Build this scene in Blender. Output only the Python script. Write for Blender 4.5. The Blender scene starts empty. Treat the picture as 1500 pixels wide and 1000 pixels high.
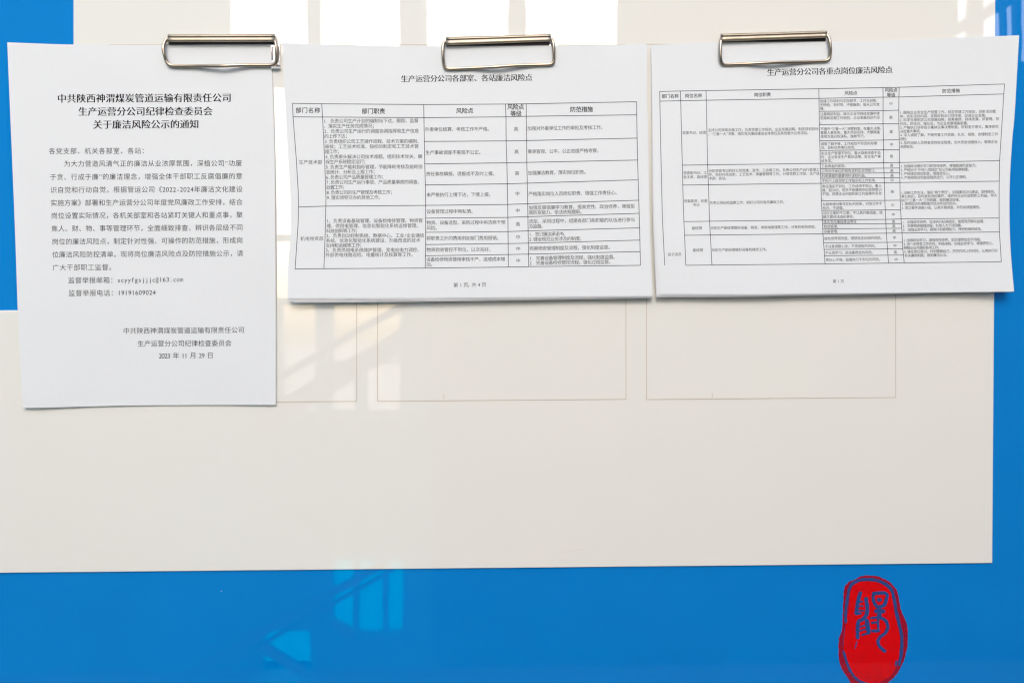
import bpy, math, random
import numpy as np
from mathutils import Matrix, Vector
random.seed(4)
scene = bpy.context.scene
C = scene.collection

# ------------------------------------------------------------------ camera
CAM_Z = 1.60            # height of the lens above the ground
DIST = 0.6245           # lens to board
ROLL, PITCH, YAW = 0.00389, -0.01495, -0.01939
LENS, SENSOR = 27.0, 36.0
def rot():
    c, s = math.cos, math.sin
    ry = np.array([[c(ROLL), 0, s(ROLL)], [0, 1, 0], [-s(ROLL), 0, c(ROLL)]])
    rx = np.array([[1, 0, 0], [0, c(PITCH), -s(PITCH)], [0, s(PITCH), c(PITCH)]])
    rz = np.array([[c(YAW), -s(YAW), 0], [s(YAW), c(YAW), 0], [0, 0, 1]])
    return rz @ rx @ ry
RC = rot()
cam_data = bpy.data.cameras.new('camera')
cam = bpy.data.objects.new('camera', cam_data)
C.objects.link(cam)
cam_data.lens, cam_data.sensor_width = LENS, SENSOR
cam_data.clip_start, cam_data.clip_end = 0.01, 500
cam_data.dof.use_dof = True
cam_data.dof.focus_distance = 0.622
cam_data.dof.aperture_fstop = 15.0
M = Matrix.Identity(4)
for i in range(3):
    M[i][0], M[i][1], M[i][2] = RC[i][0], RC[i][2], -RC[i][1]
M[1][3], M[2][3] = -DIST, CAM_Z
cam.matrix_world = M
scene.camera = cam

# ------------------------------------------------------------------ sky, sun, exposure
SUN_EL, SUN_AZ = math.radians(38), math.radians(-3)   # azimuth from straight out of the board, minus = left
world = bpy.data.worlds.new('World'); scene.world = world
world.use_nodes = True
nt = world.node_tree; nt.nodes.clear()
sky = nt.nodes.new('ShaderNodeTexSky'); sky.sky_type = 'NISHITA'; sky.sun_disc = False
sky.sun_elevation = SUN_EL
sky.sun_rotation = math.pi - SUN_AZ
sky.air_density = 0.9; sky.dust_density = 3.5; sky.ozone_density = 1.0
bg = nt.nodes.new('ShaderNodeBackground'); bg.inputs[1].default_value = 0.15
wo = nt.nodes.new('ShaderNodeOutputWorld')
nt.links.new(sky.outputs[0], bg.inputs[0]); nt.links.new(bg.outputs[0], wo.inputs[0])
sl = bpy.data.lights.new('sun', 'SUN'); sl.energy = 0.55; sl.angle = math.radians(34); sl.color = (1.0, 0.96, 0.92)
sun = bpy.data.objects.new('sun', sl); C.objects.link(sun)
sd = Vector((math.sin(SUN_AZ) * math.cos(SUN_EL), -math.cos(SUN_AZ) * math.cos(SUN_EL), math.sin(SUN_EL)))
sun.rotation_euler = sd.to_track_quat('Z', 'Y').to_euler()
sun.location = (0, -3, 6)
scene.view_settings.view_transform = 'Standard'
scene.view_settings.look = 'None'
scene.view_settings.gamma = 1.0
scene.view_settings.exposure = 0.82
scene.render.engine = 'CYCLES'
scene.cycles.use_denoising = True
scene.cycles.max_bounces = 6
scene.cycles.filter_width = 1.25

# ------------------------------------------------------------------ helpers
def W(px, py, h):
    """the point h metres in front of the board face that is seen at photo pixel px, py"""
    px = np.asarray(px, float); py = np.asarray(py, float); h = np.asarray(h, float)
    k = SENSOR / LENS / 1500.0
    a = (px - 750) * k; b = -(py - 500) * k
    dx = RC[0, 0] * a + RC[0, 1] + RC[0, 2] * b
    dy = RC[1, 0] * a + RC[1, 1] + RC[1, 2] * b
    dz = RC[2, 0] * a + RC[2, 1] + RC[2, 2] * b
    t = (DIST - h) / dy
    return np.stack(np.broadcast_arrays(dx * t, -h, dz * t + CAM_Z), -1)

def link(name, verts, faces, mat, parent=None, smooth=False):
    me = bpy.data.meshes.new(name)
    me.from_pydata([tuple(map(float, v)) for v in verts], [], faces)
    me.update()
    if mat: me.materials.append(mat)
    if smooth: me.polygons.foreach_set('use_smooth', [True] * len(me.polygons))
    o = bpy.data.objects.new(name, me); C.objects.link(o)
    if parent: o.parent = parent
    return o

def tag(o, label=None, cat=None, group=None, kind=None):
    for k, v in (('label', label), ('category', cat), ('group', group), ('kind', kind)):
        if v: o[k] = v
    return o

def empty(name, label, cat, group=None):
    o = bpy.data.objects.new(name, None); C.objects.link(o); o.empty_display_size = 0.02
    return tag(o, label, cat, group)

def box(x0, x1, y0, y1, z0, z1):
    v = [(x, y, z) for x in (x0, x1) for y in (y0, y1) for z in (z0, z1)]
    f = [(0, 1, 3, 2), (4, 6, 7, 5), (0, 4, 5, 1), (2, 3, 7, 6), (0, 2, 6, 4), (1, 5, 7, 3)]
    return v, f

class MB:
    def __init__(s): s.v, s.f = [], []
    def add(s, v, f):
        n = len(s.v); s.v.extend(v); s.f.extend([tuple(i + n for i in q) for q in f])
    def box(s, *a): s.add(*box(*a))
    def build(s, name, mat, parent=None, smooth=False): return link(name, s.v, s.f, mat, parent, smooth)

def catmull(pts, n=8):
    p = np.array(pts, float); p = np.vstack([2 * p[0] - p[1], p, 2 * p[-1] - p[-2]])
    out = []
    for i in range(1, len(p) - 2):
        for j in range(n):
            t = j / n
            out.append(0.5 * (2 * p[i] + (p[i + 1] - p[i - 1]) * t + (2 * p[i - 1] - 5 * p[i] + 4 * p[i + 1] - p[i + 2]) * t * t
                              + (3 * p[i] - 3 * p[i + 1] + p[i + 2] - p[i - 1]) * t ** 3))
    out.append(p[-2])
    return np.array(out)

def tube(pts, r, n=14, cap=True):
    pts = [Vector(p) for p in pts]
    v, f = [], []
    t0 = (pts[1] - pts[0]).normalized()
    nrm = t0.orthogonal().normalized()
    for i, p in enumerate(pts):
        t = (pts[min(i + 1, len(pts) - 1)] - pts[max(i - 1, 0)]).normalized()
        nrm = (nrm - t * nrm.dot(t)).normalized()
        b = t.cross(nrm)
        for k in range(n):
            a = 2 * math.pi * k / n
            v.append(p + (nrm * math.cos(a) + b * math.sin(a)) * r)
    for i in range(len(pts) - 1):
        for k in range(n):
            f.append((i * n + k, i * n + (k + 1) % n, (i + 1) * n + (k + 1) % n, (i + 1) * n + k))
    if cap:
        f.append(tuple(range(n))[::-1]); f.append(tuple((len(pts) - 1) * n + k for k in range(n)))
    return v, f

def ribbon(pts, w, taper=None, caps=True):
    """flat stroke in pixel space: returns 2-D verts and quads, no self overlap at the joints"""
    p = np.array(pts, float); n = len(p)
    v, f = [], []
    if caps:
        d = (p[0] - p[1]) / np.hypot(*(p[0] - p[1])); e = (p[-1] - p[-2]) / np.hypot(*(p[-1] - p[-2]))
    for i in range(n):
        t = p[min(i + 1, n - 1)] - p[max(i - 1, 0)]; t = t / (np.hypot(*t) + 1e-9)
        m = np.array([-t[1], t[0]])
        ww = (w if np.isscalar(w) else w[i]) / 2
        v += [p[i] + m * ww, p[i] - m * ww]
    for i in range(n - 1): f.append((2 * i, 2 * i + 1, 2 * i + 3, 2 * i + 2))
    if caps:
        w0 = (w if np.isscalar(w) else w[0]) / 2; w1 = (w if np.isscalar(w) else w[-1]) / 2
        for (c, dd, ww, a, b) in ((p[0], d, w0, 0, 1), (p[-1], e, w1, 2 * n - 2, 2 * n - 1)):
            m = v[a] - c; s = len(v)
            v += [c + m * .6 + dd * ww * .8, c - m * .6 + dd * ww * .8]
            f.append((a, s, s + 1, b))
    return v, f

# ------------------------------------------------------------------ materials
def mat(name, col, rough=0.5, metal=0.0, ior=1.5, spec=0.5, noise=None, bump=None, coat=0.0):
    m = bpy.data.materials.new(name); m.use_nodes = True
    t = m.node_tree; b = t.nodes['Principled BSDF']
    b.inputs['Base Color'].default_value = (*col, 1)
    b.inputs['Roughness'].default_value = rough
    b.inputs['Metallic'].default_value = metal
    b.inputs['IOR'].default_value = ior
    b.inputs['Specular IOR Level'].default_value = spec
    b.inputs['Coat Weight'].default_value = coat
    co = t.nodes.new('ShaderNodeTexCoord')
    if noise:
        sc, amt, col2 = noise
        n = t.nodes.new('ShaderNodeTexNoise'); n.inputs['Scale'].default_value = sc; n.inputs['Detail'].default_value = 5
        r = t.nodes.new('ShaderNodeMapRange'); r.inputs[1].default_value = 0.35; r.inputs[2].default_value = 0.65
        r.inputs[4].default_value = amt
        mx = t.nodes.new('ShaderNodeMix'); mx.data_type = 'RGBA'
        mx.inputs[6].default_value = (*col, 1); mx.inputs[7].default_value = (*col2, 1)
        t.links.new(co.outputs['Object'], n.inputs['Vector']); t.links.new(n.outputs[0], r.inputs[0])
        t.links.new(r.outputs[0], mx.inputs[0]); t.links.new(mx.outputs[2], b.inputs['Base Color'])
    if bump:
        sc, st, ds = bump
        n = t.nodes.new('ShaderNodeTexNoise'); n.inputs['Scale'].default_value = sc; n.inputs['Detail'].default_value = 3
        bp = t.nodes.new('ShaderNodeBump'); bp.inputs['Strength'].default_value = st; bp.inputs['Distance'].default_value = ds
        t.links.new(co.outputs['Object'], n.inputs['Vector']); t.links.new(n.outputs[0], bp.inputs['Height'])
        t.links.new(bp.outputs[0], b.inputs['Normal'])
    return m

GLOSS = 2.15
m_paper = mat('white_copy_paper', (.72, .76, .785), .85, spec=.25, noise=(900, .35, (.675, .715, .74)), bump=(1500, .25, .00005))
m_paper_back = mat('rear_copy_paper', (.74, .755, .785), .85, spec=.25, noise=(900, .35, (.70, .715, .75)))
m_cream = mat('cream_acrylic', (.83, .84, .79), .012, ior=GLOSS, noise=(7, .6, (.845, .83, .785)), bump=(6, 1.0, .00015))
m_blue = mat('blue_acrylic', (.0, .22, .66), .012, ior=GLOSS, noise=(14, .5, (.0, .20, .61)), bump=(6, 1.0, .00015))
m_edge = mat('cut_acrylic_edge', (.80, .84, .86), .25)
m_ink = mat('printed_black_ink', (.008, .008, .012), .8, spec=.2)
m_line = mat('printed_table_rule', (.035, .033, .045), .8, spec=.2)
m_groove = mat('pocket_edge_line', (.46, .40, .30), .4)
m_metal = mat('brushed_nickel_steel', (.50, .44, .345), .48, metal=1, noise=(90, .7, (.40, .345, .26)), bump=(700, .15, .00003))
m_wire = mat('nickel_wire', (.44, .38, .30), .3, metal=1, noise=(200, .6, (.40, .34, .27)))
m_chrome = mat('polished_chrome_plate', (.86, .84, .84), .08, metal=1)
m_dark = mat('channel_shade_and_streak', (.09, .075, .085), .45, metal=.6)  # dark tone for the painted channel shade and the plate streak
m_red = mat('stamp_bright_red', (.74, .0, .001), .012, ior=GLOSS, noise=(120, .5, (.60, .001, .006)))
m_dred = mat('stamp_dark_red', (.40, .003, .012), .012, ior=GLOSS, noise=(400, .7, (.20, .008, .05)))
m_sblue = mat('stamp_blue_cut', (.008, .08, .29), .012, ior=GLOSS, noise=(300, .8, (.05, .05, .19)))
m_scuff = mat('grey_scuff', (.66, .60, .57), .5)
m_wall = mat('painted_render_wall', (.55, .54, .52), .8, noise=(3, .5, (.48, .47, .45)))
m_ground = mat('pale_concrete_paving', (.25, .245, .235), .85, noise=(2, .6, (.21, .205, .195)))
m_fac = mat('grey_facade_render', (.10, .10, .11), .8, noise=(3, .5, (.08, .08, .09)))
m_fac2 = mat('pale_facade_render', (.12, .40, .47), .8)
m_frame = mat('dark_window_frame', (.05, .05, .055), .5)
m_steel = mat('painted_stair_steel', (.16, .17, .19), .5)
m_far = mat('warm_far_render', (.62, .50, .40), .8)

# ------------------------------------------------------------------ setting: wall behind, ground
v, f = box(-6, 6, .022, .3, 0, 4.0); wall = link('wall', v, f, m_wall); tag(wall, kind='structure')
pv = link('added_pale_ground', [(-60, -90, .02), (60, -90, .02), (60, -3.06, .02), (-60, -3.06, .02)], [(0, 1, 2, 3)], mat('pale_reflector_ground', (.66, .65, .62), .85, noise=(2, .6, (.58, .57, .54)))); tag(pv, kind='structure')  # unseen pale ground, added to brighten the lower mirrored openings
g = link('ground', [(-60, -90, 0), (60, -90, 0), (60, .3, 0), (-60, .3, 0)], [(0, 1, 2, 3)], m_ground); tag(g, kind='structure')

# ------------------------------------------------------------------ the notice board
board = empty('notice_board', 'glossy blue and cream notice board with three clipped papers and a red seal', 'notice board')
board.location = (0, 0, CAM_Z)
def onboard(o):
    o.parent = board; o.matrix_parent_inverse = Matrix.Translation((0, 0, -CAM_Z)); return o

def slab(outline, h0, h1, name, m, bevel=0.0):
    """flat sheet with the outline in photo pixels, from h0 to h1 in front of the board face"""
    base = W(*np.array(outline, float).T, 0.0)
    # same x, z for both faces: a true prism
    n = len(outline)
    if bevel:
        c = base.mean(0)
        nx = []
        for i in range(n):
            a, b, d = base[i - 1], base[i], base[(i + 1) % n]
            e1 = (b - a); e1 /= np.linalg.norm(e1); e2 = (d - b); e2 /= np.linalg.norm(e2)
            n1 = np.array([e1[2], 0, -e1[0]]); n2 = np.array([e2[2], 0, -e2[0]])
            k = (n1 + n2); k = k / (1 + n1 @ n2)
            nx.append(k)
        nx = np.array(nx)
        area = sum(base[i - 1][0] * base[i][2] - base[i][0] * base[i - 1][2] for i in range(n))
        if area < 0: nx = -nx
    rings = []
    hs = [(h0, 0)] + ([(h1 - bevel, 0), (h1 - bevel * .3, bevel * .3), (h1, bevel)] if bevel else [(h1, 0)])
    for h, ins in hs:
        r = base.copy(); r[:, 1] = -h
        if bevel: r = r - nx * ins
        rings.append(r)
    v = np.vstack(rings); f = []
    for k in range(len(rings) - 1):
        for i in range(n): f.append((k * n + i, k * n + (i + 1) % n, (k + 1) * n + (i + 1) % n, (k + 1) * n + i))
    f.append(tuple((len(rings) - 1) * n + i for i in range(n))); f.append(tuple(range(n))[::-1])
    return onboard(link(name, v, f, m))

slab([(-330, -330), (1830, -330), (1830, 1270), (-330, 1270)], -.018, 0, 'blue_panel', m_blue)
CREAM_H = .0014
slab([(108.7, -150), (1457.2, -150), (1455.0, 430), (1452.2, 823.6), (-95, 838.9), (-95, 454.6), (108.9, 454.4)],
     .0002, CREAM_H, 'cream_panel', m_cream, bevel=.0005)

def flat(polys, h, name, m, dz=0.0, parent=None, step=0):
    """several flat pixel-space pieces joined as one printed mark; each one a hair above the last"""
    V, F = [], []
    for i, (v, f) in enumerate(polys):
        a = np.array(v, float); n = len(V)
        V.extend(W(a[:, 0], a[:, 1], h + i * dz)); F.extend([tuple(q + n for q in g) for g in f])
    o = link(name, V, F, m)
    return onboard(o) if parent is None else o

def pocket(x0, x1, y0, y1, notch, skew=0):
    ps = []
    ps.append(ribbon([(x0, y0), (x0 + .3, (y0 + y1) / 2), (x0 + .6, y1)], .75, caps=False))
    ps.append(ribbon([(x0 + .6, y1), ((x0 + x1) / 2, y1 - 1.6), (x1, y1 - 3)], .85, caps=False))
    ps.append(ribbon([(x1, y1 - 3), (x1 - .3, (y0 + y1) / 2), (x1 - .6, y0)], .75, caps=False))
    ps.append(ribbon([(x1 - .6, y0), (x0, y0)], .75, caps=False))
    if notch: ps.append(ribbon([(notch, y1 - 11), (notch + .4, y1 - 3.2)], .7, caps=False))
    return flat(ps, CREAM_H + .00012, 'pocket_outline', m_groove, dz=.000012)
pocket(160, 522.6, 66, 590.6, 0)
pocket(552.6, 917, 66, 587.6, 650)
pocket(946.4, 1312.2, 65, 585, 1043)
# scuffs and specks on the cream
sc = []
for k in range(5):
    x = 816 + k * 7; sc.append(ribbon([(x, 809 - k * .8), (x + 9, 808.2 - k * .9), (x + 14, 807 - k)], [.15, .55, .12], caps=False))
for (x, y) in ((745, 535), (752, 592), (1352, 528), (606, 705), (1419, 656), (341, 738), (871, 690), (324, 865), (52, 640), (118, 792), (233, 655), (432, 640), (498, 762), (560, 612), (664, 742), (912, 641), (1008, 771), (1105, 655), (1180, 740), (1251, 602), (1290, 795), (1395, 470), (1402, 762), (690, 20), (165, 38), (960, 22)):
    sc.append(ribbon([(x, y), (x + random.uniform(.6, 1.2), y + random.uniform(-.4, .4))], random.uniform(.35, .8)))
tag(flat(sc, CREAM_H + .0001, 'scuff_marks', m_scuff, dz=.00001), kind='stuff')

# red seal printed on the blue
def zs(p): return [(1180 + a * .18, 820 + b * .18) for a, b in p]
rs = random.Random(3)
def rag(p, amp, n=6):
    q = catmull(list(p) + [p[0]], n)[:-1]
    return [(x + rs.uniform(-amp, amp), y + rs.uniform(-amp, amp)) for x, y in q]
outer = [(410, 152), (450, 130), (505, 124), (560, 126), (620, 142), (680, 175), (730, 225), (755, 290), (765, 345), (775, 400), (800, 460),
         (825, 520), (832, 600), (828, 700), (805, 800), (770, 880), (720, 950), (650, 1010), (560, 1045), (450, 1040), (380, 1010), (350, 965),
         (300, 890), (275, 820), (268, 720), (272, 640), (290, 590), (300, 500), (305, 400), (308, 280), (320, 215), (350, 178), (382, 163)]
inner = [(380, 215), (430, 178), (540, 174), (620, 194), (680, 238), (703, 290), (715, 380), (735, 480), (755, 560), (768, 650), (762, 760),
         (740, 850), (705, 925), (640, 975), (560, 1000), (480, 990), (400, 955), (350, 860), (318, 750), (313, 630), (330, 520), (350, 400), (362, 280)]
seal = onboard(link('seal_stamp', W(*np.array(rag(zs(outer), .55)).T, .00006), [tuple(range(len(outer) * 6))], m_dred))
def sealpart(name, polys, h, m):
    o = flat(polys, h, name, m, dz=.000006, parent=seal)
    o.parent = seal; return o
ii = rag(zs(inner), .4)
sealpart('seal_body', [(ii, [tuple(range(len(ii)))])], .00012, m_red)
def st(p, w, k=.29):
    q = catmull(zs(p), 5)
    return ribbon([(x + rs.uniform(-.15, .15), y + rs.uniform(-.15, .15)) for x, y in q], [w * k * rs.uniform(.82, 1.12) for _ in q])
sealpart('seal_ring', [
    st([(375, 195), (430, 166), (480, 156), (560, 160), (640, 188), (698, 240), (722, 320), (738, 420), (762, 520), (783, 620), (780, 740), (762, 850)], 26, .19),
    st([(378, 188), (352, 250), (337, 340), (326, 430), (328, 505)], 22, .19),
    st([(318, 550), (312, 620), (306, 690)], 4, .19),
    st([(310, 745), (340, 840), (372, 910), (420, 968), (480, 1000), (560, 1020)], 20, .19),
    st([(740, 820), (735, 855)], 16, .19)], .00020, m_sblue)
sealpart('seal_character', [
    st([(447, 265), (428, 330), (412, 432)], 20), st([(430, 338), (462, 336)], 9), st([(428, 374), (466, 372)], 9),
    st([(418, 408), (474, 410)], 9), st([(414, 434), (448, 432)], 14), st([(492, 312), (502, 380), (497, 440), (465, 480), (432, 500), (424, 560), (425, 628)], 20),
    st([(552, 272), (600, 266), (662, 274), (648, 350), (618, 376), (582, 374), (557, 340), (550, 290)], 18), st([(592, 322), (608, 322)], 22),
    st([(598, 385), (602, 468)], 24), st([(572, 414), (634, 414)], 22),
    st([(600, 466), (648, 486), (670, 540), (650, 590), (603, 628), (590, 668), (610, 708), (645, 738)], 17),
    st([(532, 470), (580, 464)], 12), st([(540, 508), (592, 504)], 11), st([(540, 574), (600, 574)], 14), st([(588, 470), (594, 575)], 12),
    st([(498, 490), (516, 590)], 22), st([(446, 540), (505, 522)], 9), st([(440, 574), (505, 556)], 9), st([(458, 608), (512, 592)], 10),
    st([(418, 660), (404, 715)], 6)], .00030, m_sblue)
sealpart('seal_wear', [ribbon(zs([(x, y), (x + rs.uniform(6, 16), y + rs.uniform(-3, 3))]), rs.uniform(.15, .5)) for x, y in
                       [(rs.uniform(390, 720), 985 - abs(rs.gauss(0, 45))) for _ in range(70)] + [(rs.uniform(400, 700), rs.uniform(190, 250)) for _ in range(14)]], .00045, m_dred)['kind'] = 'stuff'

# ------------------------------------------------------------------ paper sheets
def edge(pts, n):
    p = catmull(pts, 16); d = np.r_[0, np.cumsum(np.hypot(*np.diff(p, axis=0).T))]; d /= d[-1]
    t = np.linspace(0, 1, n)
    return np.stack([np.interp(t, d, p[:, 0]), np.interp(t, d, p[:, 1])], -1)

def sheet(name, T, R_, B, L, hf, m, n=70, th=.0001):
    """T left>right, B left>right, L top>bottom, R top>bottom in photo pixels; hf = distance off the board"""
    T, B, L, R_ = edge(T, n), edge(B, n), edge(L, n), edge(R_, n)
    u = np.linspace(0, 1, n)[None, :, None]; w = np.linspace(0, 1, n)[:, None, None]
    P = (1 - w) * T[None] + w * B[None] + (1 - u) * L[:, None] + u * R_[:, None] \
        - ((1 - u) * (1 - w) * T[0] + u * (1 - w) * T[-1] + (1 - u) * w * B[0] + u * w * B[-1])
    px, py = P[..., 0].ravel(), P[..., 1].ravel(); h = hf(px, py)
    a = W(px, py, h); b = a.copy(); b[:, 1] += th
    V = np.vstack([a, b]); N = n * n; F = []
    for i in range(n - 1):
        for j in range(n - 1):
            q = i * n + j
            F.append((q, q + n, q + n + 1, q + 1)); F.append((N + q, N + q + 1, N + q + n + 1, N + q + n))
    rim = list(range(n)) + [i * n + n - 1 for i in range(1, n)] + [(n - 1) * n + j for j in range(n - 2, -1, -1)] + [i * n for i in range(n - 2, 0, -1)]
    K = len(rim); V = np.vstack([V, a[rim], b[rim]])          # rim vertices of their own keep the cut edge crisp
    for i in range(K):
        j = (i + 1) % K
        F.append((2 * N + i, 2 * N + j, 2 * N + K + j, 2 * N + K + i))
    o = link(name, V, F, m)
    sm = [True] * (2 * (n - 1) ** 2) + [False] * (len(F) - 2 * (n - 1) ** 2)
    o.data.polygons.foreach_set('use_smooth', sm)
    return o

def unit(x, a, b): return np.clip((x - a) / (b - a), -.2, 1.2)
mm = .001
def wave(px, py, s):
    return mm * (.12 * np.sin(px / 31 + 1.7 * s + np.sin(py / 53 + s)) * np.sin(py / 41 - s) + .09 * np.sin(px / 67 - py / 29 + 2 * s) + .05 * np.sin(px / 17 + py / 23 + 3 * s))
def h1(px, py):
    u, v = unit(px, 10, 404), unit(py, 63, 593)
    return wave(px, py, 1) + mm * (2.3 + .7 * v + .7 * u * np.sin(np.pi * np.clip(v, 0, 1)) + .35 * np.sin(5.3 * u + 2 * v) + .8 * (1 - u) ** 3 * (1 - .6 * v) + 1.2 * (1 - u) ** 4 * v ** 3)
def h2(px, py):
    u, v = unit(px, 415, 953), unit(py, 64, 436)
    return wave(px, py, 2) + mm * (2.8 + 4.8 * np.clip(v, 0, 2) ** 1.6 + .5 * np.sin(4.2 * u + 1.1) * v + 1.0 * (2 * u - 1) ** 4 * (1 - .3 * v))
def h3(px, py):
    u, v = unit(px, 955, 1488), unit(py, 60, 430)
    return wave(px, py, 3) + mm * (2.8 + 4.4 * np.clip(v, 0, 2) ** 1.5 + .5 * np.sin(4.8 * u) * v + 3.2 * np.clip(u, 0, 2) ** 8 + .8 * (1 - np.clip(u, 0, 1)) ** 5)

T1 = [(10.6, 62.3), (109, 65.6), (241, 66.2), (320, 65.4), (396.8, 64.6)]
R1 = [(396.8, 64.6), (399.2, 120), (402.5, 240), (403.8, 420), (404, 592.8)]
B1 = [(33, 597), (60, 597), (120, 595.3), (196, 593.6), (300, 593), (404, 592.8)]
L1 = [(10.6, 62.3), (21.3, 320), (26, 454.4), (28.6, 516), (33, 597)]
T2 = [(413.2, 63.2), (466, 65.4), (560, 67.6), (700, 67.8), (830, 66.8), (948.2, 65.6)]
R2 = [(948.2, 65.6), (947.3, 140), (948.8, 178), (950.3, 280), (952.2, 354.7), (955.3, 433.6)]
B2 = [(421, 437), (560, 436.8), (700, 436), (850, 434.6), (955.3, 433.6)]
L2 = [(413.2, 63.2), (416, 120), (418.3, 160), (422.6, 240), (426, 300), (425.5, 345), (421.9, 392), (421, 437)]
T3 = [(953.5, 66), (1053, 62.3), (1180, 61.4), (1300, 60.2), (1404, 55.4), (1492.9, 52)]
R3 = [(1492.9, 52), (1490, 104), (1486.2, 168.7), (1482.8, 205), (1479.4, 263), (1478.8, 320), (1480.8, 372), (1485.5, 427)]
B3 = [(966.3, 430.7), (1100, 431.2), (1180, 430.2), (1312, 429), (1400, 428), (1485.5, 427)]
L3 = [(953.5, 66), (955, 130), (956.3, 200), (958.6, 300), (962.3, 370), (966.3, 430.7)]

page1 = sheet('paper_notice', T1, R1, B1, L1, h1, m_paper)
tag(page1, 'portrait white letter with a bold three line heading, hanging leftmost under its clip', 'paper sheet')
page2 = sheet('paper_notice', T2, R2, B2, L2, h2, m_paper)
tag(page2, 'middle landscape white sheet with a five column printed table of ten rows', 'paper sheet')
page3 = sheet('paper_notice', T3, R3, B3, L3, h3, m_paper)
tag(page3, 'rightmost landscape white sheet with a dense six column printed table in tiny type', 'paper sheet')

def sh(p, fx, fy): return [(x + fx(x, y), y + fy(x, y)) for x, y in p]
def back(T, R_, B, L, hf, k, dxl, dxr, dyl, dyr, x0, x1, y0, y1, lab, grp):
    def uu(x): return (x - x0) / (x1 - x0)
    def vv(y): return (y - y0) / (y1 - y0)
    fx = lambda x, y: (dxl * (1 - uu(x)) + dxr * uu(x)) * max(0, vv(y)) ** 1.3
    fy = lambda x, y: (dyl * (1 - uu(x)) + dyr * uu(x)) * max(0, vv(y)) ** 1.3 + .5 * k * (1 - vv(y))
    hb = lambda px, py: hf(px, py) - mm * k * (.16 + .30 * np.clip((py - y0) / (y1 - y0), 0, 1.1))
    o = sheet('rear_sheet', sh(T, fx, fy), sh(R_, fx, fy), sh(B, fx, fy), sh(L, fx, fy), hb, m_paper_back, n=40)
    tag(o, lab, 'paper sheet', grp)
g2, g3 = 'sheets stacked behind the middle table page', 'sheets stacked behind the right table page'
back(T2, R2, B2, L2, h2, 1, 1, .3, 2.4, 1.0, 413, 955, 64, 437, 'blank edged sheet directly behind the middle table page', g2)
back(T2, R2, B2, L2, h2, 2, 2.6, .8, 4.4, 2.0, 413, 955, 64, 437, 'second sheet down in the stack behind the middle table page', g2)
back(T2, R2, B2, L2, h2, 3, 9, .8, 6.2, 3.0, 413, 955, 64, 437, 'rearmost sheet behind the middle table page, its edge lowest at the bottom left', g2)
back(T3, R3, B3, L3, h3, 1, -2.0, -2.2, 1.5, .3, 955, 1486, 60, 430, 'blank edged sheet directly behind the right table page', g3)
back(T3, R3, B3, L3, h3, 2, -3.6, -4, 2.9, .7, 955, 1486, 60, 430, 'second sheet down in the stack behind the right table page', g3)
back(T3, R3, B3, L3, h3, 3, -4.6, -6, 4.4, 1.0, 955, 1486, 60, 430, 'rearmost sheet behind the right table page, its corner lowest at the bottom left', g3)

# ------------------------------------------------------------------ print
GL = {}
def make_glyphs(chars, off):
    need = [c for c in sorted(set(chars)) if c not in ' ' and (c, off) not in GL]
    obs = []
    for c in need:
        cu = bpy.data.curves.new('glyph', 'FONT'); cu.body = c; cu.resolution_u = 3; cu.offset = off
        o = bpy.data.objects.new('glyph', cu); C.objects.link(o); obs.append(o)
    bpy.context.view_layer.update()
    dg = bpy.context.evaluated_depsgraph_get()
    for c, o in zip(need, obs):
        e = o.evaluated_get(dg); m = e.to_mesh(); m.calc_loop_triangles()
        v = np.zeros(len(m.vertices) * 3); m.vertices.foreach_get('co', v)
        t = np.zeros(len(m.loop_triangles) * 3, int); m.loop_triangles.foreach_get('vertices', t)
        GL[(c, off)] = (v.reshape(-1, 3)[:, :2].copy(), t.reshape(-1, 3).copy())
        e.to_mesh_clear()
    for o in obs:
        cu = o.data; bpy.data.objects.remove(o); bpy.data.curves.remove(cu)
WIDE = set('，。、；：《》！？')
def adv(c):
    if c == ' ': return .5
    return .5 if ord(c) < 0x2000 or c in '“”‘’' else 1.0

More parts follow.
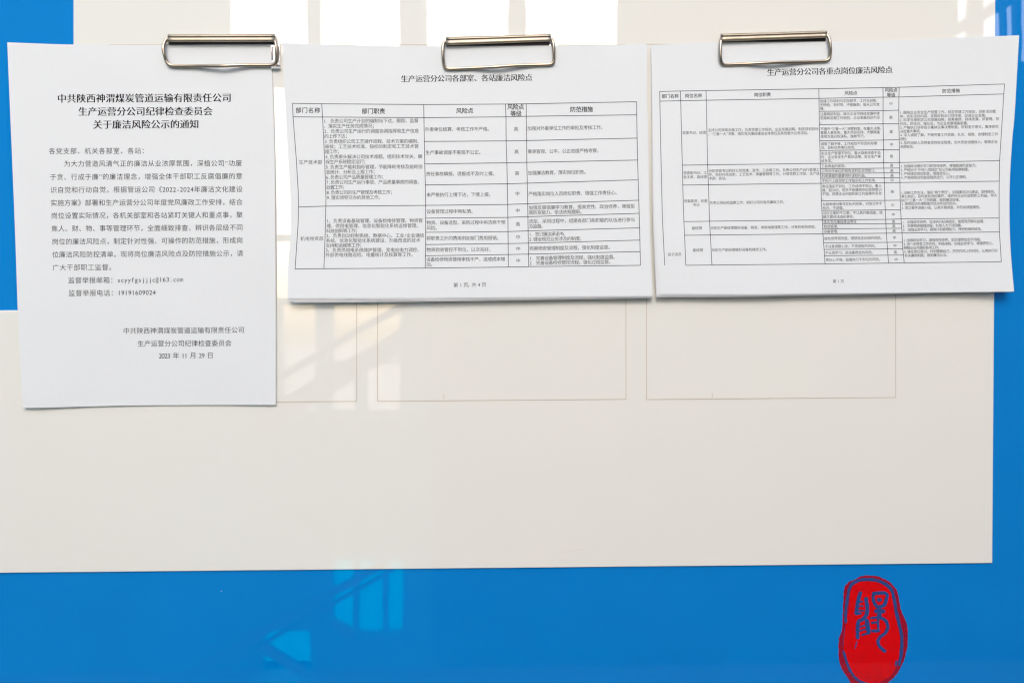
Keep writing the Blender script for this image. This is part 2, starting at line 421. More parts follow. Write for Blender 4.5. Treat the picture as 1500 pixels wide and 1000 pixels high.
class Print:
    """collects glyphs and rules in photo pixels; build() lays them on the sheet"""
    def __init__(s, hf): s.hf = hf; s.v, s.f, s.e, s.n = [], [], [], 0
    def line(s, txt, x0, y0, x1=None, y1=None, size=10.0, pitch=None, off=0.0, song=0.0, align='l', aspect=1.0, lift=0.0):
        """centres of the line run from (x0, y0) to (x1, y1); with x1 None the pitch sets the length"""
        bold = max(0.0, off) * 1.7; off = min(off, 0.0)     # heavier print: the glyph laid twice, a hair apart
        make_glyphs(txt, off)
        shifts = ((-song, 0), (0, 0), (song, 0)) if song > .02 else (((-bold / 2, -bold / 2), (bold / 2, bold / 2)) if bold else ((0, 0),))
        tot = sum(adv(c) for c in txt)
        if x1 is None:
            L = tot * pitch
            slope = 0 if y1 is None else y1          # y1 then is the slope
            if align == 'c': x0 -= L / 2
            xa, xb, ya = x0, x0 + L, y0 - (slope * L / 2 if align == 'c' else 0); yb = ya + slope * L
        else:
            xa, xb, ya, yb = x0, x1, y0, (y0 if y1 is None else y1)
        p = (xb - xa) / tot; k = 0.0; sl = (yb - ya) / (xb - xa)
        for c in txt:
            a = adv(c)
            if c != ' ':
                v, t = GL[(c, off)]
                cx = xa + p * (k + a / 2)
                ink = (v[:, 0].min() + v[:, 0].max()) / 2 if a == .5 else .5
                sx = size * aspect
                if a == .5: sx *= min(1.0, .5 / (v[:, 0].max() - v[:, 0].min() + .06))
                for q, (dx, dyy) in enumerate(shifts):
                    X = cx + (v[:, 0] - ink) * sx + dx * size
                    Y = ya + sl * (cx - xa) - (v[:, 1] - .38 + dyy) * size + sl * (X - cx)
                    s.v.append(np.stack([X, Y], -1)); s.f.append(t + s.n); s.n += len(v)
                    s.e.append(np.full(len(v), lift + q * .000012))
            k += a
    def rule(s, pts, w=.9, i=0):
        p = np.array(pts, float); q = [p[0]]
        for a, b in zip(p[:-1], p[1:]):
            n = max(1, int(np.hypot(*(b - a)) / 5))
            q += [a + (b - a) * t / n for t in range(1, n + 1)]
        v, f = ribbon(q, w, caps=False); v = np.array(v)
        t = np.array([[(a, b, c), (a, c, d)] for a, b, c, d in f]).reshape(-1, 3)
        s.v.append(v); s.f.append(t + s.n); s.n += len(v); s.e.append(np.full(len(v), i * .000010))
    def build(s, name, m, parent):
        v = np.vstack(s.v); e = np.concatenate(s.e); f = np.vstack(s.f)
        P = W(v[:, 0], v[:, 1], s.hf(v[:, 0], v[:, 1]) + .00005 + e)
        me = bpy.data.meshes.new(name)
        me.from_pydata(P.tolist(), [], f.tolist()); me.update(); me.materials.append(m)
        o = bpy.data.objects.new(name, me); C.objects.link(o); o.parent = parent
        return o

# --- page 1
P = Print(h1)
P.line('中共陕西神渭煤炭管道运输有限责任公司', 83.6, 144.4, 339.2, 143.2, size=14, off=-.006, song=.03)
P.line('生产运营分公司纪律检查委员会', 114.4, 163.5, 311.6, 162.9, size=14, off=-.006, song=.03)
P.line('关于廉洁风险公示的通知', 136.0, 182.6, 291.6, 181.8, size=14, off=-.006, song=.03)
P.build('heading_text', m_ink, page1)
P = Print(h1)
B = dict(size=9.9, off=.0)
P.line('各党支部、机关各部室、各站：', 71.0, 221.4, 217.6, 220.8, **B)
P.line('为大力营造风清气正的廉洁从业浓厚氛围，深植公司“功废', 93.2, 239.9, 354.8, 239.0, **B)
P.line('于贪、行成于廉”的廉洁理念，增强全体干部职工反腐倡廉的意', 72.6, 259.4, 355.4, 257.9, **B)
P.line('识自觉和行动自觉，根据管运公司《2022-2024年廉洁文化建设', 73.4, 278.2, 355.6, 277.0, **B)
P.line('实施方案》部署和生产运营分公司年度党风廉政工作安排，结合', 73.8, 297.2, 355.6, 295.9, **B)
P.line('岗位设置实际情况，各机关部室和各站紧盯关键人和重点事，聚', 74.6, 316.0, 355.8, 314.6, **B)
P.line('焦人、财、物、事等管理环节，全面细致排查、辨识各层级不同', 75.0, 334.8, 356.0, 333.2, **B)
P.line('岗位的廉洁风险点，制定针对性强、可操作的防范措施，形成岗', 75.8, 353.9, 356.0, 351.8, **B)
P.line('位廉洁风险防控清单。现将岗位廉洁风险点及防控措施公示，请', 76.2, 372.8, 356.4, 370.9, **B)
P.line('广大干部职工监督。', 76.6, 391.8, 169.5, 391.2, **B)
P.line('监督举报邮箱：', 99.4, 410.4, 171.5, 410.1, **B)
P.line('scyyfgsjjjc@163.com', 171.6, 409.8, 268.6, 408.8, size=9.6, off=.004)
P.line('监督举报电话：', 100.0, 429.2, 172.0, 428.8, **B)
P.line('19191609024', 172.2, 428.6, 228.4, 428.0, size=9.6, off=.004)
P.line('中共陕西神渭煤炭管道运输有限责任公司', 180.2, 484.5, 358.4, 482.9, **B)
P.line('生产运营分公司纪律检查委员会', 201.2, 503.2, 339.4, 502.2, **B)
P.line('2023 年 11 月 29 日', 232.6, 520.9, 312.2, 520.2, **B)
P.build('body_text', m_ink, page1)

# --- tables
def lerp_poly(pts, y):
    p = np.array(pts); return float(np.interp(y, p[:, 1], p[:, 0]))
def grid(P, cols, rows, w=.9):
    for i, c in enumerate(cols): P.rule(c, w, 0)
    for i, r in enumerate(rows): P.rule(r, w, 1)

def cell(P, lines, x, yc, lead, slope, size, pitch, off, align='l', fit=None):
    """lines of a table cell; yc is the middle of the cell at x"""
    n = len(lines)
    for i, t in enumerate(lines):
        y = yc + (i - (n - 1) / 2) * lead
        xx = x(y) if callable(x) else x
        P.line(t, xx, y, None, slope, size=size, pitch=pitch, off=off, align=align)

# --- page 2
c0 = [(428.4, 151.6), (429.3, 171.4), (434.0, 233), (436.8, 280), (437.3, 303.3), (436.6, 330), (434.2, 365), (432.3, 394)]
c1 = [(471.3, 152.3), (472.5, 171.7), (475.6, 235), (477.5, 290), (477.3, 302), (476.4, 340), (474.5, 393.5)]
c2 = [(620.7, 153.4), (621, 172.5), (621.6, 207.4), (622.2, 240.2), (623.1, 271), (623.5, 301), (623.5, 358), (622.9, 392.6)]
c3 = [(740.3, 152.7), (741.2, 171.4), (741.4, 206.6), (742.5, 238.7), (743.1, 269.4), (743.7, 299.6), (744.4, 356.7), (744.6, 391.1)]
c4 = [(770.9, 152.3), (770.9, 170.6), (771.5, 206.1), (771.7, 238), (772.4, 268.4), (773, 298.5), (773.9, 356.2), (774.5, 390.5)]
c5 = [(932.6, 149.3), (932.7, 168.4), (933.3, 202.5), (934, 234.6), (934.8, 263.6), (935.7, 293.4), (936.9, 333.8), (938.2, 388.6)]
r2 = [[(428.4, 151.6), (471.3, 152.3), (620.7, 153.4), (740.3, 152.7), (770.9, 152.3), (932.6, 149.3)],
      [(429.3, 171.4), (472.5, 171.7), (621, 172.5), (741.2, 171.4), (770.9, 170.6), (932.7, 168.4)],
      [(621.6, 207.4), (741.4, 206.6), (771.5, 206.1), (933.3, 202.5)],
      [(622.2, 240.2), (742.5, 238.7), (771.7, 238), (934, 234.6)],
      [(623.1, 271), (743.1, 269.4), (772.4, 268.4), (934.8, 263.6)],
      [(437.3, 303.3), (477.3, 302), (623.5, 300.9), (743.7, 299.6), (773, 298.5), (935.7, 293.4)],
      [(623.5, 319.6), (743.7, 318.5), (773.1, 317.5), (936.1, 312.5)],
      [(623.5, 340.3), (743.7, 339.2), (773.5, 338.2), (936.9, 333.8)],
      [(623.5, 358.2), (744.4, 356.7), (773.9, 356.2), (937.2, 351.7)],
      [(623.4, 374.5), (744.6, 372.8), (774.3, 372.2), (937.6, 368.5)],
      [(432.3, 394), (474.5, 393.5), (622.9, 392.6), (744.6, 391.1), (774.5, 390.5), (938.2, 388.6)]]
P = Print(h2); grid(P, [c0, c1, c2, c3, c4, c5], r2); P.build('table_grid', m_line, page2)
P = Print(h2)
P.line('生产运营分公司各部室、各站廉洁风险点', 587.2, 115.8, 780.0, 113.6, size=11, off=-.008, song=.03)
P.build('title_text', m_ink, page2)
H = dict(size=8.7, off=.016)
P = Print(h2); P.line('部门名称', 432.6, 161.6, 469.4, 161.8, **H); P.build('column_heading', m_ink, page2)
P = Print(h2); P.line('部门职责', 529.6, 162.9, 564.4, 163, **H); P.build('column_heading', m_ink, page2)
P = Print(h2); P.line('风险点', 668, 162.6, 693.4, 162.2, **H); P.build('column_heading', m_ink, page2)
P = Print(h2); P.line('风险点', 743.2, 156.8, 767.6, 156.8, **H); P.line('等级', 747.6, 166.4, 764.2, 166.3, **H); P.build('column_heading', m_ink, page2)
P = Print(h2); P.line('防范措施', 835, 160.6, 868.6, 160.0, **H); P.build('column_heading', m_ink, page2)
P = Print(h2); S = dict(size=6.8, off=.0)
P.line('生产技术部', 437.6, 237.6, 472.2, 237.6, **S); P.line('机电物资部', 440, 349.6, 474, 349.4, **S)
xs = lambda y: lerp_poly(c1, y) + 1.2
for t, y, wd in (('1. 负责公司生产计划的编制与下达，跟踪、监督', 177.4, 139), ('、落实生产任务完成情况；', 184.9, 77.4), ('2. 负责公司生产运行的调度协调指挥和生产信息', 192.4, 139),
                 ('的上传下达；', 199.9, 37), ('3.负责组织公司工艺操作规程、技术方案的编制、', 207.4, 142), ('审核；工艺技术标准、指标的制定和工艺技术管', 214.9, 137.6),
                 ('理工作；', 222.4, 24), ('4.负责牵头解决公司技术难题，组织技术攻关，确', 229.8, 142), ('保生产系统稳定运行；', 237.3, 62.4),
                 ('5.负责生产能耗指标管理，节能降耗考核及能耗信', 244.7, 142), ('息统计、分析及上报工作；', 252.2, 75.6), ('6.负责公司产品质量管理工作；', 259.6, 87.6),
                 ('7.负责公司生产运行事故、产品质量事故的调查、', 267, 140), ('处置工作；', 274.6, 29.4), ('8.负责公司的生产管理及考核工作；', 282, 99.6), ('9.落实领导交办的其他工作。', 289.6, 82)):
    P.line(t, xs(y), y, xs(y) + wd, y - .6, **S)
for t, y, wd in (('1、负责设备基础管理、设备检维修管理、物资管', 323.5, 141.4), ('理、供用电管理、信息化智能化系统运维管理、', 330.9, 138.6), ('科技创新等工作；', 338.2, 49.6),
                 ('2、负责自动控制系统、数据中心、工业/企业通信', 345.2, 144), ('系统、信息化智能化系统建设、升级改造的技术', 352.4, 138.6), ('支持和运维等工作；', 359.6, 56.4),
                 ('3、负责供用电系统维护管理、变电站电力调控、', 366.3, 141), ('外部供电线路巡检、电量统计及核算等工作。', 373.3, 132.4)):
    P.line(t, xs(y) + .2, y, xs(y) + wd, y - .5, **S)
D = ('size', 6.5)
for k, (t, y) in enumerate((('外委单位结算、考核工作不严格。', 189.6), ('生产事故调查不客观不公正。', 223.6), ('责任事故瞒报、谎报或不及时上报。', 254.9), ('未严格执行上情下达，下情上报。', 285.4), ('设备管理过程中徇私情。', 309.8))):
    P.line(t, lerp_poly(c2, y) + 1.3, y, None, -.006, size=6.8, off=.0, pitch=6.52)
for t, y in (('物资、设备选型、采购过程中供货商干预', 326.2), ('风险。', 333.9), ('将职责之外的费用例如部门费用报销。', 349), ('物资验收管控不到位，以次充好。', 365.8), ('设备检修物资使用审核不严，造成成本增', 380), ('加。', 387.2)):
    P.line(t, lerp_poly(c2, y) + 1.3, y, None, -.006, size=6.8, off=.0, pitch=6.52 if len(t) < 17 else 6.42)
for t, y in (('高', 189), ('高', 222.4), ('高', 253.8), ('中', 283.8), ('中', 308.4), ('高', 328.2), ('中', 347.2), ('中', 364.3), ('中', 381.6)):
    P.line(t, lerp_poly(c3, y) + 14.6, y, None, -.01, size=6.8, off=.0, pitch=6.6, align='c')
for t, y, wd in (('加强对外委单位工作的审批及考核工作。', 188.4, 114), ('秉承客观、公平、公正态度严格考察。', 222.2, 107.6), ('加强廉洁教育，落实岗位职责。', 253.4, 88.4), ('严格落实岗位人员岗位职责、增强工作责任心。', 284.2, 133.6),
                 ('加强反腐倡廉学习教育，提高党性、政治修养，增强拒', 304.3, 155.6), ('腐防变能力，依法依规履职。', 311.4, 81.6), ('选型、采购过程中，组建各部门各职能的队伍进行参与', 324.2, 155.6), ('及监督。', 331.5, 24),
                 ('1. 签订廉洁承诺书。', 343.2, 56.4), ('2.健全规范业务涉及的制度。', 350.5, 80.4), ('完善物资管理制度及流程，强化制度监督。', 363.9, 122),
                 ('1. 完善设备管理制度及流程，强化制度监督。', 378.2, 129), ('2. 完善设备检修管控流程，强化过程监管。', 385.2, 122.4)):
    x = lerp_poly(c4, y) + 1.3
    P.line(t, x, y, x + wd, y - wd * .016, **S)
P.line('第 1 页，共 4 页', 664.6, 417.4, 712, 416.8, size=7, off=.0)
P.build('table_text', m_ink, page2)

# --- page 3
a0 = [(966.3, 134.3), (966.6, 148.5), (968, 220), (970.3, 320), (973.7, 388.7)]
a1 = [(996.6, 133.6), (997.1, 147.8), (998.3, 195), (999.5, 242.1), (1000.1, 271.2), (1001.8, 324.6), (1002.8, 344.7), (1004.6, 388.6)]
a2 = [(1034.2, 133), (1034.6, 147.1), (1036.5, 241.6), (1037.7, 270.7), (1039.4, 324.1), (1040.5, 344.2), (1042.9, 388.2)]
a3 = [(1199.5, 130.3), (1199.7, 144.4), (1200, 163.4), (1200.2, 182.8), (1200.7, 206.5), (1201.3, 220.7), (1201.5, 239.5), (1202.3, 261.3), (1202.6, 268.6), (1203.2, 294.3), (1204, 308.4),
      (1204.7, 322.2), (1205.5, 342.4), (1206.4, 355.6), (1207.2, 365.4), (1208.6, 386.5)]
a4 = [(1293.4, 128.6), (1293.6, 142.6), (1293.5, 181.5), (1294.3, 205.4), (1294.4, 238.5), (1295.2, 260.5), (1296.2, 293.6), (1297.4, 321.4), (1298.4, 341.6), (1299.4, 355), (1300, 364.6), (1301.6, 385.4)]
a5 = [(1317.2, 128.1), (1316.8, 142.4), (1316.6, 161.6), (1316.7, 181.4), (1317.3, 204.5), (1317.6, 238.2), (1318.1, 260.4), (1318.7, 293.4), (1320, 320.8), (1321.4, 341.4), (1322.4, 364.6), (1324.6, 385)]
a6 = [(1471.6, 123.3), (1470.4, 137.9), (1467.2, 190), (1464.3, 235.5), (1463.7, 265.5), (1463.5, 292), (1463.6, 319.4), (1464, 339.8), (1466.8, 383.4)]
def X(c, y): return lerp_poly(c, y)
def row(cols, ys): return [(X(c, y), y) for c, y in zip(cols, ys)]
full = [a0, a1, a2, a3, a4, a5, a6]; mid = [a3, a4, a5]; big = [a1, a2, a3, a4, a5, a6]
r3 = [[(966.3, 134.3), (996.6, 133.6), (1034.2, 133), (1199.5, 130.3), (1293.4, 128.6), (1317.2, 128.1), (1471.6, 123.3)],
      row(full, (148.5, 147.8, 147.1, 144.4, 142.6, 142.4, 137.9)),
      row(mid, (163.4, 162.4, 161.6)), row(mid, (182.8, 181.5, 181.4)), row(mid, (206.5, 205.4, 204.5)), row(mid, (220.7, 219.5, 219.3)),
      row(big, (242.1, 241.6, 239.5, 238.5, 238.2, 235.5)), row(mid, (247.4, 246.5, 246.3)), row(mid, (254.3, 253.5, 253.3)), row(mid, (261.3, 260.5, 260.4)),
      row(big, (271.2, 270.7, 268.6, 267.6, 267.4, 265.5)), row(mid, (294.3, 293.6, 293.4)), row(mid, (308.4, 307.6, 307.4)),
      row(big, (324.6, 324.1, 322.2, 321.4, 320.8, 319.4)), row(mid, (328.2, 327.6, 327.6)), row(mid, (335.4, 334.6, 334.4)),
      row(big, (344.7, 344.2, 342.5, 341.6, 341.4, 339.8)), row(mid, (355.6, 355, 354.8)), row(mid, (365.4, 364.6, 364.6)), row(mid, (374.6, 373.8, 373.6)),
      row(big, (388.6, 388.2, 386.5, 385.4, 385, 383.4))]
P = Print(h3); grid(P, full, r3, .85); P.build('table_grid', m_line, page3)
P = Print(h3); P.line('生产运营分公司各重点岗位廉洁风险点', 1123.6, 106.4, 1307.6, 102.2, size=11.2, off=-.008, song=.03)
P.build('title_text', m_ink, page3)
H = dict(size=6.5, off=.014)
P = Print(h3); P.line('部门名称', 969.2, 141.2, 994.2, 140.8, **H); P.build('column_heading', m_ink, page3)
P = Print(h3); P.line('岗位名称', 1003.4, 140.6, 1028.6, 140.2, **H); P.build('column_heading', m_ink, page3)
P = Print(h3); P.line('岗位职责', 1104.6, 139, 1129.2, 138.6, **H); P.build('column_heading', m_ink, page3)
P = Print(h3); P.line('风险点', 1237, 136.6, 1255.8, 136.2, **H); P.build('column_heading', m_ink, page3)
P = Print(h3); P.line('风险点', 1296, 132.2, 1314.6, 132, **H); P.line('等级', 1299, 139.2, 1311.6, 139.1, **H); P.build('column_heading', m_ink, page3)
P = Print(h3); P.line('防范措施', 1380, 133.6, 1406.4, 132.8, **H); P.build('column_heading', m_ink, page3)
P = Print(h3); S = dict(size=5.15, off=.0)
P.line('班子成员', 978, 372.8, 998.4, 372.4, **S)
P.line('党委书记、经理', 999.6, 194.8, 1034.2, 194.2, **S)
P.line('党委副书记、工', 1001, 253.4, 1035.6, 253, **S); P.line('会主席、副经理', 1001, 259.4, 1035.6, 259, **S)
P.line('党委委员、纪委', 1001.8, 294.6, 1036.4, 294.2, **S); P.line('书记', 1014.6, 300.2, 1024.8, 300, **S)
P.line('副经理', 1013.4, 334.2, 1028.4, 334, **S); P.line('副经理', 1014.8, 366.4, 1030, 366.2, **S)
for t, x, y, xe in (('主持公司党政全面工作。负责党建工作规划、企业发展战略、制定规划目标', 1037, 190.8, 1199), ('、“三重一大”决策、落实党风廉政建设主体责任及其他重大业务活动。', 1037, 196.6, 1187),
                    ('协助党委书记抓好公司党建、宣传、工会等工作。负责公司生产运行管理工', 1037.8, 250.4, 1200.4), ('作、抓好科技创新、工艺技术、质量管理等工作。分管党群工作部、生产技', 1038, 256, 1200.6), ('术部、各站。', 1038.4, 261.4, 1067.2),
                    ('负责公司纪检监察工作、抓好公司的党风廉政工作。', 1039.6, 297.2, 1152), ('协助生产副经理做好设备、物资、供用电管理等工作。分管机电物资部。', 1040.8, 334, 1198), ('协助生产副经理做好设备检维修工作。', 1042.4, 366.2, 1126.4)):
    P.line(t, x, y, xe, y - (xe - x) * .012, **S)
for t, y in (('党建工作规划与实际脱节，工作无创新、', 148.4), ('无特色、无时效，不能服务、服从公司发', 154.0), ('展。', 159.4), ('注重眼前利益，缺乏企业可持续发展中体', 167.4), ('思路和近期工作规划，企业发展后劲不足', 173.2), ('。', 179.0),
             ('不遵守“三重一大”决策制度，在重大决策、', 189.2), ('重要人事任免、重大项目安排、大额资金', 194.6), ('使用方面以权谋私，独断专行。', 200.2), ('调查了解不够，工作规划不符合实际情', 211), ('况，目标任务难以完成。', 216.4),
             ('安全生产管理不到位，重大隐患排查不及', 224.8), ('时，企业安全生产意识淡薄，安全生产事', 230.3), ('故多发。', 235.8), ('工会资金的使用。', 243.6), ('公司合作单位的商务谈判及合同签订。', 250.8),
             ('利用掌握的重要资料谋取利益。', 257.9), ('不执行上级领导工作指示和工作安排。', 265.1), ('责任落实不到位，工作成绩不突出，重人', 273.2), ('情，轻法纪，党员干部遵规守纪思想意识', 278.8), ('不强，损害企业利益和职工利益事件多发', 284.3), ('。', 290.6),
             ('与被举报对象存在私利关系，对信访件不', 299.2), ('批办、不调查。', 304.8), ('对应立案的不立案，不认真开展调查，隐', 312.2), ('瞒主要违法违纪事实。', 317.8), ('落实党风廉政建设责任', 325.2), ('物资管理。', 331.9), ('设备管理。', 339),
             ('放松世界观改造，理想信念动摇的风险。', 349.4), ('不注意调整心态，不思进取的风险。', 361), ('不认真学习，政治素质低的风险。', 370.4), ('责任心不强，监督执行不到位的风险。', 380.6)):
    P.line(t, X(a3, y) + 1.3, y, None, -.012, size=5.15, off=.0, pitch=4.86)
for t, y in (('中', 152.2), ('高', 172), ('高', 193.2), ('中', 211.8), ('高', 229), ('高', 242.6), ('高', 250), ('高', 257), ('中', 263.9), ('高', 280.8), ('中', 300.4), ('中', 314.2), ('高', 324.4), ('高', 331.2), ('高', 338),
             ('中', 348.2), ('中', 359.8), ('高', 369.4), ('中', 380)):
    P.line(t, (X(a4, y) + X(a5, y)) / 2, y, None, -.01, size=5.3, off=.0, pitch=5, align='c')
for t, y, wd in (('1.围绕企业安全生产经营工作，制定党建工作规划，创新活动载', 165, 140.6), ('体，充实活动内容，发挥好政治引领作用，促进企业发展。', 170.6, 129.6), ('2.科学合理制定公司发展战略，统筹兼顾，持续发展，抓管理，抓', 176, 145.4), ('作风，抓培训，强队伍，为企业发展储备能量。', 181.6, 103),
                 ('3.严格执行领导班子集体议事决策制度，听取各方意见，集体研究', 187.2, 144.4), ('决定重大事项。', 192.6, 33), ('4.深入调研了解，不断完善工作思路，扎实、细致、合理制定工作', 198.2, 143.4), ('规划。', 203.8, 12.4),
                 ('5.及时组织人员排查现场安全隐患，加大安全设施投入，提高企业', 209.4, 142.6), ('本质安全。', 215, 22.6), ('1.加强政治理论学习和党性修养，增强拒腐防变能力。', 243.6, 114.2), ('2.严格执行“中央八项规定”和公司各项规章制度。', 249.2, 103),
                 ('3.严格落实岗位职责，增强责任心。', 254.8, 75.4), ('4.严格按照合同会签程序进行，公开公正透明。', 260.4, 99.4), ('1.创新工作方法，落实“两个责任”，加强廉洁文化建设，坚持原则、', 282.4, 140.4), ('秉公执纪，及时查处违纪案件，维护好企业利益和职工利益。带头', 287.8, 140.6),
                 ('执行“三重一大”工作制度，做到廉洁自律。', 293.6, 88.6), ('2.按照信访办理制度对信访件及时批办。', 298.8, 84.2), ('3.成立案件调查小组，认真开展调查，并形成调查报告。', 304.6, 118.4), ('1. 加强党性修养，坚决执行纪律规定，接受党员群众监督。', 325.4, 123),
                 ('2. 完善物资管理流程，杜绝人为干扰因素。', 331, 90), ('3. 加强业务学习，提高计划管理能力，降低检维修成本。', 336.6, 118.6), ('1.加强政治学习，增强党性修养，坚定理想信念不动摇。', 352, 116.4), ('2.进一步转变工作作风，积极进取，加强业务学习，增强责任心，', 357.6, 134.4),
                 ('兢兢业业开展好各项工作。', 363, 55), ('3.强化责任意识，时刻警醒自己，防范作风上的风险，认真执行好', 368.6, 137.4), ('有关廉政制度，做到廉洁从业。', 374.2, 66)):
    x = X(a5, y) + 1.5
    P.line(t, x, y, x + wd, y - wd * .012, **S)
P.line('第 1 页', 1220, 412, 1236, 411.7, size=5.6, off=.0)
P.build('table_text', m_ink, page3)

# ------------------------------------------------------------------ clips
def clip(TL, TR, depth, wire, plate, label):
    """TL, TR: ends of the spine's top edge; depth: visible height of the spine in pixels at the left and right end; wire: (x, y, h mm)"""
    root = empty('spring_clip', label, 'clip', 'metal spring clips holding the papers')
    ctr = W((TL[0] + TR[0]) / 2, (TL[1] + TR[1]) / 2, 0.0); root.location = Vector(map(float, ctr))
    inv = Matrix.Translation(-root.location)
    def put(o, par=root): o.parent = par; o.matrix_parent_inverse = inv; return o
    # spine: a rolled strip; profile in (pixels below the top edge, mm off the board)
    dl, dr = depth
    prof = [(.62, 1.0), (.22, 1.7), (.06, 2.8), (0.0, 3.8), (.05, 4.9), (.16, 5.6), (.30, 6.1)]
    n = 16
    for k in range(n + 1):
        a = math.radians(80 - 245 * k / n)
        prof.append((.66 - .34 * math.sin(a), 4.7 + 1.9 * math.cos(a)))
    V, F = [], []; ns = 24
    L = len(prof); th = .35
    def off(i):
        a = np.array(prof[max(i - 1, 0)]); b = np.array(prof[min(i + 1, L - 1)]); sc_ = np.array([11 * .555, 1.0])
        t = (b - a) * sc_; t /= np.linalg.norm(t) + 1e-9
        return (np.array([-t[1], t[0]]) * -th) / sc_
    for s in range(ns + 1):
        q = s / ns
        x = TL[0] + (TR[0] - TL[0]) * q; y = TL[1] + (TR[1] - TL[1]) * q; d = dl + (dr - dl) * q
        dip = .35 * math.exp(-((q - .5) / .09) ** 4)      # the shallow press mark in the middle of the spine's back
        for (v_, h_) in prof: V.append(W(x, y + d * v_ + dip * max(0, 1 - v_ * 4), h_ * mm))
        for i in range(L):
            o_ = off(i); V.append(W(x, y + d * (prof[i][0] + o_[0]) + dip * max(0, 1 - prof[i][0] * 4), (prof[i][1] + o_[1]) * mm))
    st_ = 2 * L
    for s in range(ns):
        for i in range(L - 1):
            a = s * st_ + i
            F.append((a, a + 1, a + 1 + st_, a + st_)); F.append((a + L, a + L + st_, a + L + 1 + st_, a + L + 1))
        a = s * st_; F.append((a, a + st_, a + st_ + L, a + L)); a += L - 1; F.append((a, a + L, a + st_ + L, a + st_))
    for s in (0, ns):
        for i in range(L - 1):
            a = s * st_ + i; F.append((a, a + L, a + L + 1, a + 1))
    put(link('rolled_spine', V, F, m_metal, smooth=True))
    bpy.context.view_layer.update()
    # dark strip put in for the shade under the roll, down to the paper
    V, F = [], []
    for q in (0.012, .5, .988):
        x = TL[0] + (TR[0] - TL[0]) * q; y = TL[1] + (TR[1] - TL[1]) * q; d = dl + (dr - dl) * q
        lo = plate['shade_y'][0] + (plate['shade_y'][1] - plate['shade_y'][0]) * q
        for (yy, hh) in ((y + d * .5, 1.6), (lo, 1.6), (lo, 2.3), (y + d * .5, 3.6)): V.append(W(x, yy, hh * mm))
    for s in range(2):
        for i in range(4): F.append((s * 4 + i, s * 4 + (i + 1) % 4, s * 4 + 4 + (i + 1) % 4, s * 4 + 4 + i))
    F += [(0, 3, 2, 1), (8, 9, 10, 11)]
    put(link('channel_shade_strip', V, F, m_dark))
    # wire loop
    w = catmull(wire, 7); pts = W(w[:, 0], w[:, 1], w[:, 2] * mm)
    vv, ff = tube(pts, .0013); put(link('wire_loop', vv, ff, m_wire, smooth=True))
    # back plate with raised rims
    pl = plate['rect']                                    # x0, x1, y0, y1
    xl, xr, yt, yb = pl
    mb = MB()
    def pbox(x0, x1, y0, y1, ha, hb, mb=mb, ins=0.0):
        a = W(np.array([x0, x1, x1, x0]), np.array([y0, y0, y1, y1]), 0.0)
        A = a.copy(); A[:, 1] = -ha * mm; B_ = a.copy(); c_ = a.mean(0); B_ = c_ + (a - c_) * 1.0; B_[:, 1] = -hb * mm
        if ins:
            B_[0] += (ins, 0, -ins); B_[1] += (-ins, 0, -ins); B_[2] += (-ins, 0, ins); B_[3] += (ins, 0, ins)
        mb.add(list(A) + list(B_), [(3, 2, 1, 0), (4, 5, 6, 7), (0, 1, 5, 4), (1, 2, 6, 5), (2, 3, 7, 6), (3, 0, 4, 7)])
    pbox(TL[0] + 4, TR[0] - 4, TL[1] + 3, yt, 1.5, 1.75)
    pbox(xl, xr, yt + .05, yb, 1.5, 1.85)
    put(mb.build('back_plate', m_chrome))
    mb = MB()
    pbox(xr - 4.2, xr, yt, yb - 4, 1.45, plate['rim'], mb, .0004); pbox(xr - 14, xr, yb - 3.9, yb + .3, 1.45, plate['rim'] - .02, mb, .0004)
    put(mb.build('plate_rim', m_chrome))
    if plate.get('streak'):
        mb = MB(); x_, y_ = plate['streak']
        pbox(x_, x_ + 2.2, y_, y_ + 20, 1.8, 2.3, mb, .0002); put(mb.build('plate_dark_streak', m_dark))  # dark box added to draw a dark streak on the plate
    return root

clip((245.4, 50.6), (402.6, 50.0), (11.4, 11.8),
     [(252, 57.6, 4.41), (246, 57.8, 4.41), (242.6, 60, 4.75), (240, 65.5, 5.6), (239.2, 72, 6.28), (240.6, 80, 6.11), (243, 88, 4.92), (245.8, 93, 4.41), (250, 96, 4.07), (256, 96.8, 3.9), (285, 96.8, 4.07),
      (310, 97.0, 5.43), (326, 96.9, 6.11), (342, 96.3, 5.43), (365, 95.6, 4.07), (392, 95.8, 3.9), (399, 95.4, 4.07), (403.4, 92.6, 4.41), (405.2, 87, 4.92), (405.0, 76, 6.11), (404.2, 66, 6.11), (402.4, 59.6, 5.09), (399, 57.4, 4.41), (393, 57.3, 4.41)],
     dict(rect=(250, 412.4, 66, 103.4), rim=4.2, streak=(398.6, 70), shade_y=(65.6, 65.0)),
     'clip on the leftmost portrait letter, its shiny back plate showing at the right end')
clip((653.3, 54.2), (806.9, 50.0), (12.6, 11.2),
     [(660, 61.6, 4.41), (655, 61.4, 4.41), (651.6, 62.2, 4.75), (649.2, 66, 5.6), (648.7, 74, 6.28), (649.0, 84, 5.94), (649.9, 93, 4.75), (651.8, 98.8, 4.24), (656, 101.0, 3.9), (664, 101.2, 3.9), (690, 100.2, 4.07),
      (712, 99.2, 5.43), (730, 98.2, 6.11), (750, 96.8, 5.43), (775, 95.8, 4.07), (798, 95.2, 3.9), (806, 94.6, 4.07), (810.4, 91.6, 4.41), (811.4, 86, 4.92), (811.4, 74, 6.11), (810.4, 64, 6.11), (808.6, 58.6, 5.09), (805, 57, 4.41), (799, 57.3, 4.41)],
     dict(rect=(655, 816.6, 66.6, 102), rim=2.4, shade_y=(68.7, 67.7)),
     'clip at the top of the middle table page, in front of the white window reflection')
